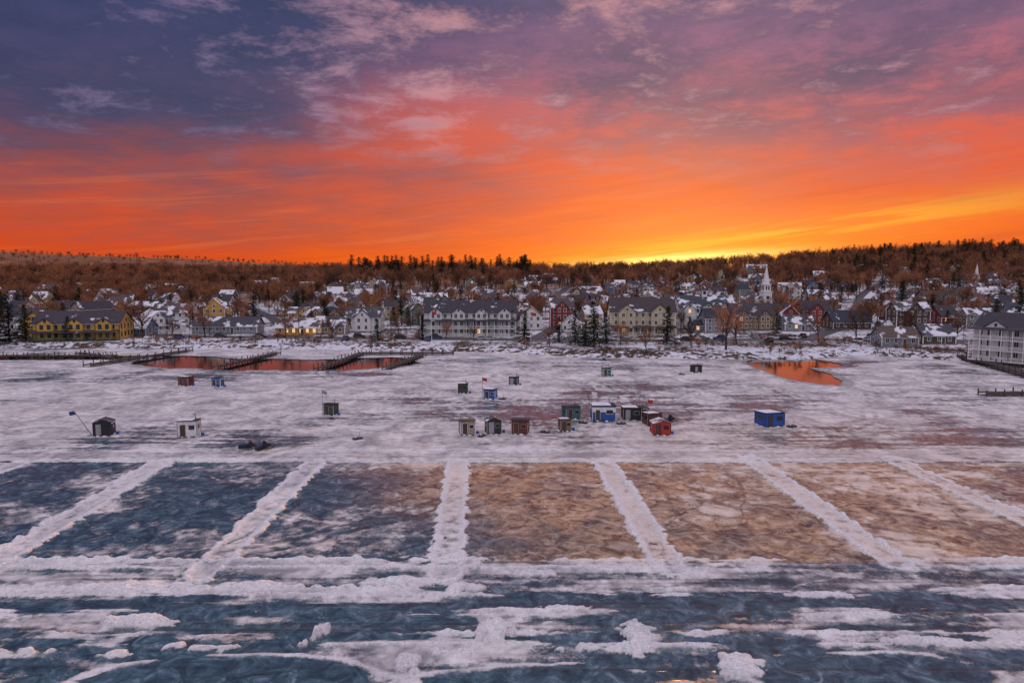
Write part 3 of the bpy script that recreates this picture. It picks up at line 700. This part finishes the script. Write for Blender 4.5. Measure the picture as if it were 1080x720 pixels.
for a in [(194, 407, 13, 11, 'maroon', 'shed', 'grey'), (228, 408, 11, 11, 'blue', 'gable', 'white'), (348, 438, 13, 14, 'green', 'shed', 'grey'), (106, 460, 19, 18, 'black', 'gable', 'black'), (196, 461, 21, 20, 'white', 'shed', 'grey'),
          (488, 415, 11, 12, 'green', 'shed', 'green'), (542, 406, 10, 10, 'black', 'shed', 'grey'), (517, 421, 14, 12, 'blue', 'shed', 'white'), (492, 459, 17, 18, 'tan', 'shed', 'white'), (520, 458, 17, 18, 'black', 'gable', 'grey'),
          (549, 458, 19, 17, 'maroon', 'shed', 'tan'), (596, 455, 13, 15, 'wood', 'shed', 'tan'), (603, 442, 18, 15, 'teal', 'shed', 'grey'), (640, 397, 10, 11, 'teal', 'shed', 'white'), (637, 444, 27, 19, 'blue', 'shed', 'white'),
          (667, 443, 21, 15, 'black', 'shed', 'grey'), (689, 449, 17, 15, 'maroon', 'shed', 'black'), (698, 459, 20, 16, 'red', 'gable', 'maroon'), (735, 393, 10, 9, 'black', 'shed', 'black'), (815, 450, 25, 17, 'blue', 'shed', 'navy'), (680, 441, 10, 13, 'grey', 'gable', 'grey')]:
    shack(*a, rot=rnd.uniform(-.35, .35), pipe=rnd.random() < .7, flag={637: 'white', 517: 'red', 689: 'red', 348: 'grey', 640: 'green', 680: 'grey'}.get(a[0]), twoc={637: 'white'}.get(a[0]))
# leaning flag pole beside the black shack
x, y = survey(97, 459); mb = MB(); mb.tube((0, 0, 0), (-2.6, 0, 3.9), .07, .05, METAL); mb.add([(-2.6, 0, 3.9), (-3.5, .05, 3.7), (-3.3, .05, 3.1), (-2.2, 0, 3.35)], [(0, 1, 2, 3)], CB['navy']); mb.obj('leaning_flag_pole', (x, y, 0))
def snowmobile():
    mb = MB()
    mb.prism([(-1.5, .18), (-1.3, .1), (.3, .1), (.55, .3), (.5, .48), (-1.4, .48)], -.2, .2, BLACK, 'y')
    mb.prism([(-1.45, .5), (-.1, .5), (.05, .72), (-.5, .8), (-1.3, .74)], -.17, .17, CB['navy'], 'y')
    mb.prism([(-.1, .35), (1.15, .35), (1.3, .5), (.8, .82), (.25, 1.0), (0, .85)], -.38, .38, CB['black'], 'y')
    mb.prism([(.25, .95), (.55, .92), (.2, 1.3), (.14, 1.3)], -.28, .28, GLASS, 'y')
    for s in (-1, 1):
        mb.prism([(.2, .03), (1.35, .03), (1.6, .25), (1.5, .27), (1.3, .1), (.2, .08)], s*.45-.07, s*.45+.07, BLACK, 'y'); mb.tube((.7, s*.3, .5), (.75, s*.45, .08), .04, .04, METAL)
    mb.tube((.1, -.38, 1.08), (.1, .38, 1.08), .03, .03, BLACK)
    return mb.mesh('snowmobile')
sm = snowmobile()
for px, py, r in [(262, 473, .3), (278, 474, 1.1), (706, 445, .6)]:
    x, y = survey(px, py); put('snowmobile', sm, (x, y, 0.03), r, .95)
def sled():
    mb = MB(); mb.box(-.7, .7, -.35, .35, .03, .2, CB['black'], -.08, -.06); mb.tube((-.3, 0, .202), (-.3, 0, .5), .13, .15, CB['white'], 10); mb.box(.1, .5, -.2, .2, .202, .4, CB['grey'])
    mb.tube((.2, .1, .2), (.5, .15, 1.0), .03, .03, METAL); return mb.mesh('gear_sled')
sl = sled()
for px, py in [(508, 460), (575, 456), (655, 447), (615, 446), (835, 450), (377, 463), (530, 421), (719, 395)]:
    x, y = survey(px, py); put('gear_sled', sl, (x, y, .02), random.uniform(0, 3))

# ---------------------------------------------------------------- cars, lamps, poles
def car(paintm, suv):
    mb = MB(); ht = 1.75 if suv else 1.45
    mb.prism([(-2.25, .35), (2.2, .35), (2.25, .65), (2.1, .85), (1.0, .98), (-1.9 if not suv else -2.2, 1.02), (-2.28, .8)], -.88, .88, paintm, 'y')
    mb.add([(-2.0 if suv else -1.6, -.8, 1.0), (.95, -.8, .98), (.95, .8, .98), (-2.0 if suv else -1.6, .8, 1.0), (-1.8 if suv else -1.0, -.66, ht), (.15, -.66, ht), (.15, .66, ht), (-1.8 if suv else -1.0, .66, ht)], [(4, 5, 6, 7), (0, 1, 5, 4), (1, 2, 6, 5), (2, 3, 7, 6), (3, 0, 4, 7)], GLASS)
    mb.box(-1.78 if suv else -.98, .12, -.67, .67, ht-.03, ht+.04, paintm)
    for s in (-1, 1):
        mb.box(-.5, -.4, s*.75-.04, s*.75+.02, 1.0, ht-.05, paintm)
        for xx in (-1.4, 1.4): mb.tube((xx, s*.68, .33), (xx, s*.91, .33), .34, .34, BLACK, 14); mb.tube((xx, s*.912, .33), (xx, s*.925, .33), .2, .18, METAL, 10)
        mb.box(2.17, 2.27, s*.65-.18, s*.65+.18, .62, .78, TRIM); mb.box(-2.31, -2.2, s*.68-.14, s*.68+.14, .68, .88, CB['red'])
    return mb.mesh('parked_car')
cars = [car(colr('car_'+n, c, .25), s) for n, c, s in [('silver', (.4, .41, .43), 0), ('black', (.02, .02, .02), 1), ('red', (.3, .02, .02), 0), ('blue', (.03, .07, .2), 1), ('white', (.7, .7, .7), 1), ('grey', (.15, .15, .16), 0)]]
rg = random.Random(8)
for i in range(60):
    x = rg.uniform(-165, 150)+0; yb = float(np.interp(x, [p[0] for p in rp], [p[1] for p in rp]))
    if rg.random() < .4: y = yb+rg.choice([-2.1, 2.1]); r = rg.choice([0, math.pi])-.1; zz = .07
    else: y = yb+7.6*rg.choice([-1, 1])+rg.uniform(-.3, .3); r = math.pi/2+rg.choice([0, math.pi]); x = round(x/3)*3; zz = .05
    if any((x-ox)**2+(y-oy)**2 < (r_*.9)**2 for ox, oy, r_ in occupied): continue
    occupied.append((x, y, 2.2)); put('parked_car', rg.choice(cars), (x, y, Hs(x, y)+zz), r)
mb = MB(); mb.tube((0, 0, 0), (0, 0, 6.5), .1, .06, METAL, 8); mb.tube((0, 0, 6.4), (0, -1.4, 6.8), .05, .04, METAL, 6); mb.box(-.13, .13, -1.9, -1.3, 6.7, 6.85, METAL); mb.box(-.1, .1, -1.85, -1.35, 6.67, 6.699, TRIM)
lampm = mb.mesh('street_lamp')
for i in range(14):
    x = -170+i*25; y = float(np.interp(x, [p[0] for p in rp], [p[1] for p in rp]))-6; put('street_lamp', lampm, (x, y, Hs(x, y)), math.pi)
mb = MB(); mb.tube((0, 0, -.3), (0, 0, 10.5), .16, .11, WOOD, 8); mb.box(-1.2, 1.2, -.06, .06, 9.5, 9.65, WOOD); mb.tube((.3, -.3, 8.2), (.3, -.3, 9), .2, .2, METAL, 8)
for k in (-1, -.4, .4, 1): mb.tube((k, 0, 9.65), (k, 0, 9.85), .05, .03, TRIM, 6)
upm = mb.mesh('utility_pole')
for i in range(12):
    x = -190+i*36; y = float(np.interp(x, [p[0] for p in rp], [p[1] for p in rp]))+6.2; put('utility_pole', upm, (x, y, Hs(x, y)), .05)
mb = MB(); mb.tube((0, 0, 0), (0, 0, 11), .09, .05, TRIM, 8); mb.add([(0, 0, 10.8), (.9, .1, 10.7), (1.8, 0, 10.6), (1.8, 0, 9.5), (.9, .1, 9.55), (0, 0, 9.6)], [(0, 1, 4, 5), (1, 2, 3, 4)], CB['red'])
for px, d in [(560, 232), (455, 240)]:
    x, y = sight(px, d); mb.obj('flag_pole', (x, y, Hs(x, y)))
mb = MB()
for s in (-.8, .8): mb.box(s-.05, s+.05, -.25, .25, 0, .43, METAL); mb.box(s-.04, s+.04, .2, .26, .431, .9, METAL)
for k in range(3): mb.box(-1, 1, -.25+k*.16, -.12+k*.16, .432, .47, WOOD); mb.box(-1, 1, .16, .198, .52+k*.14, .62+k*.14, WOOD)
bm_ = mb.mesh('park_bench')
for px, py in [(590, 380), (660, 381), (705, 384), (750, 382)]:
    x, y = sight(px, 212); put('park_bench', bm_, (x, y, Hs(x, y)), math.pi)

# ---------------------------------------------------------------- sky / world
SUNAZ = rad(13.5)
wd_ = bpy.data.worlds.new('World'); scene.world = wd_; wd_.use_nodes = True; nt = wd_.node_tree; nt.nodes.clear()
out = nt.nodes.new('ShaderNodeOutputWorld'); bg = nt.nodes.new('ShaderNodeBackground'); nt.links.new(bg.outputs[0], out.inputs[0])
tc = nt.nodes.new('ShaderNodeTexCoord'); sp = nt.nodes.new('ShaderNodeSeparateXYZ'); nt.links.new(tc.outputs['Generated'], sp.inputs[0])
dx, dy, dz = sp.outputs
def s2l(*c): return tuple(((v/255)/12.92 if v/255 <= .04045 else ((v/255+.055)/1.055)**2.4) for v in c)
zc = mth(nt, 'MAXIMUM', dz, 0.)
den = mth(nt, 'ADD', zc, .12)
ca, sa = math.cos(SUNAZ), math.sin(SUNAZ)
dt = mth(nt, 'ADD', mth(nt, 'MULTIPLY', dx, sa), mth(nt, 'MULTIPLY', dy, ca))
azd = mth(nt, 'SUBTRACT', mth(nt, 'MULTIPLY', dx, ca), mth(nt, 'MULTIPLY', dy, sa))
al = mth(nt, 'DIVIDE', dt, den); ac = mth(nt, 'DIVIDE', azd, den)
def deck(sal, sac, det, ro, di, off):
    c = nt.nodes.new('ShaderNodeCombineXYZ'); nt.links.new(mth(nt, 'MULTIPLY', al, sal), c.inputs[0]); nt.links.new(mth(nt, 'MULTIPLY', ac, sac), c.inputs[1]); c.inputs[2].default_value = off
    return noi(nt, c.outputs[0], 1.0, det, ro, di)
c1 = deck(.8, .75, 6, .55, .15, 5.4)      # broad banks
c2 = deck(3.4, 3.0, 7, .70, .15, 7.7)     # mottled fine clouds
nz = mth(nt, 'ADD', zc, mth(nt, 'MULTIPLY', mth(nt, 'SUBTRACT', c1, .5), .20))
nz = mth(nt, 'ADD', nz, mth(nt, 'MULTIPLY', mth(nt, 'SUBTRACT', c2, .5), .09))
cen = ramp(nt, nz, [(0.0, s2l(232, 84, 18)), (.05, s2l(230, 78, 24)), (.11, s2l(220, 74, 42)), (.17, s2l(210, 86, 72)), (.23, s2l(188, 98, 108)), (.29, s2l(146, 96, 126)), (.36, s2l(114, 92, 130)), (.55, (.54, .46, .62)), (.9, (.88, .80, .94))])
lef = ramp(nt, nz, [(0.0, s2l(206, 62, 22)), (.05, s2l(200, 64, 34)), (.10, s2l(168, 66, 60)), (.15, s2l(118, 62, 78)), (.21, s2l(74, 62, 98)), (.36, s2l(50, 62, 108)), (.55, (.46, .44, .64)), (.9, (.88, .80, .94))])
lr = mth(nt, 'ADD', mth(nt, 'ADD', dx, mth(nt, 'MULTIPLY', mth(nt, 'SUBTRACT', c1, .5), -.5)), mth(nt, 'MULTIPLY', dz, -.45))
base = mixc(nt, mapr(nt, lr, -.50, .05), lef, cen)
up = mapr(nt, dz, .10, .26); hi = mapr(nt, dz, .75, .42)
mixn = mth(nt, 'ADD', mth(nt, 'MULTIPLY', c1, .5), mth(nt, 'MULTIPLY', c2, .5))
bel = mth(nt, 'MULTIPLY', mapr(nt, mixn, .42, .60), mth(nt, 'MULTIPLY_ADD', up, .80, c=.06))
base = mixc(nt, mth(nt, 'MULTIPLY', bel, hi), base, mixc(nt, mapr(nt, dx, -.35, .25), s2l(44, 50, 88), s2l(82, 68, 100)))
edge = mth(nt, 'MULTIPLY', mapr(nt, mth(nt, 'SUBTRACT', mth(nt, 'MULTIPLY', c2, .75), mth(nt, 'MULTIPLY', c1, .25)), .23, .40), up)
base = mixc(nt, mth(nt, 'MULTIPLY', edge, mth(nt, 'MULTIPLY', hi, .62)), base, mixc(nt, mapr(nt, dx, -.45, .0), s2l(156, 132, 170), s2l(226, 160, 164)))
# glow and lit bars round the setting sun
def gaus(zs, as_, slope=0., z0=0., a0=0.):
    zz = mth(nt, 'SUBTRACT', mth(nt, 'SUBTRACT', dz, z0), mth(nt, 'MULTIPLY', azd, slope)); az_ = mth(nt, 'SUBTRACT', azd, a0)
    e = mth(nt, 'ADD', mth(nt, 'POWER', mth(nt, 'ABSOLUTE', mth(nt, 'DIVIDE', zz, zs)), 2.), mth(nt, 'POWER', mth(nt, 'ABSOLUTE', mth(nt, 'DIVIDE', az_, as_)), 2.))
    g = mth(nt, 'EXPONENT', mth(nt, 'MULTIPLY', e, -1.)); return mth(nt, 'MULTIPLY', g, mapr(nt, dt, 0, .5))
g1 = gaus(.040, .36, .16, .02, .05); g2 = gaus(.0085, .13, .07, .020, -.01); g3 = gaus(.018, .34, .13, .036, .14)
cc = nt.nodes.new('ShaderNodeCombineXYZ'); nt.links.new(mth(nt, 'MULTIPLY', azd, 4.), cc.inputs[0]); nt.links.new(mth(nt, 'MULTIPLY', mth(nt, 'SUBTRACT', dz, mth(nt, 'MULTIPLY', azd, .13)), 70.), cc.inputs[1])
st = noi(nt, cc.outputs[0], 1., 5, .62, .4)
lowb = mapr(nt, dz, .26, .12)
base = mixc(nt, mth(nt, 'MULTIPLY', g1, .60), base, s2l(246, 122, 14))
base = mixc(nt, mth(nt, 'MULTIPLY', g3, mapr(nt, st, .42, .60, .1, .85)), base, s2l(252, 176, 48))
base = mixc(nt, mth(nt, 'MULTIPLY', g2, mapr(nt, st, .3, .55, .6, 1)), base, (1.7, 1.15, .35))
# faint dark and bright bars low in the sky
base = mixc(nt, mth(nt, 'MULTIPLY', mapr(nt, st, .50, .68), mth(nt, 'MULTIPLY', lowb, .26)), base, s2l(168, 56, 34))
base = mixc(nt, mth(nt, 'MULTIPLY', mapr(nt, st, .48, .32), mth(nt, 'MULTIPLY', mapr(nt, dz, .20, .08), .20)), base, s2l(246, 120, 56))
# eastern sky behind
base = mixc(nt, mapr(nt, mth(nt, 'MULTIPLY', dy, -1.), -.05, .6), base, mixc(nt, mapr(nt, dz, 0, .6), (.27, .25, .38), (.88, .80, .94)))
base = mixc(nt, mapr(nt, dz, 0., -.02), base, (.10, .08, .09))
sky = nt.nodes.new('ShaderNodeTexSky'); sky.sky_type = 'NISHITA'; sky.sun_disc = False; sky.sun_elevation = rad(3.2); sky.sun_rotation = SUNAZ
add = mixc(nt, .010, base, sky.outputs[0], 'ADD')
nt.links.new(add, bg.inputs[0]); bg.inputs[1].default_value = 1.0

L = bpy.data.lights.new('sun', 'SUN'); L.energy = 5.0; L.angle = rad(1.0); L.color = (1, .48, .16)
so = bpy.data.objects.new('sun', L); scene.collection.objects.link(so)
el = rad(3.2); sd = Vector((math.sin(SUNAZ)*math.cos(el), math.cos(SUNAZ)*math.cos(el), math.sin(el)))
so.rotation_euler = sd.to_track_quat('Z', 'Y').to_euler()

cam = bpy.data.cameras.new('camera'); cam.lens = 24; cam.sensor_width = 36; cam.clip_end = 30000; cam.clip_start = .5
co = bpy.data.objects.new('camera', cam); co.location = (0, 0, CAMH); co.rotation_euler = (math.pi/2-PITCH, 0, 0); scene.collection.objects.link(co); scene.camera = co
scene.view_settings.view_transform = 'Standard'; scene.view_settings.look = 'None'; scene.view_settings.exposure = 0
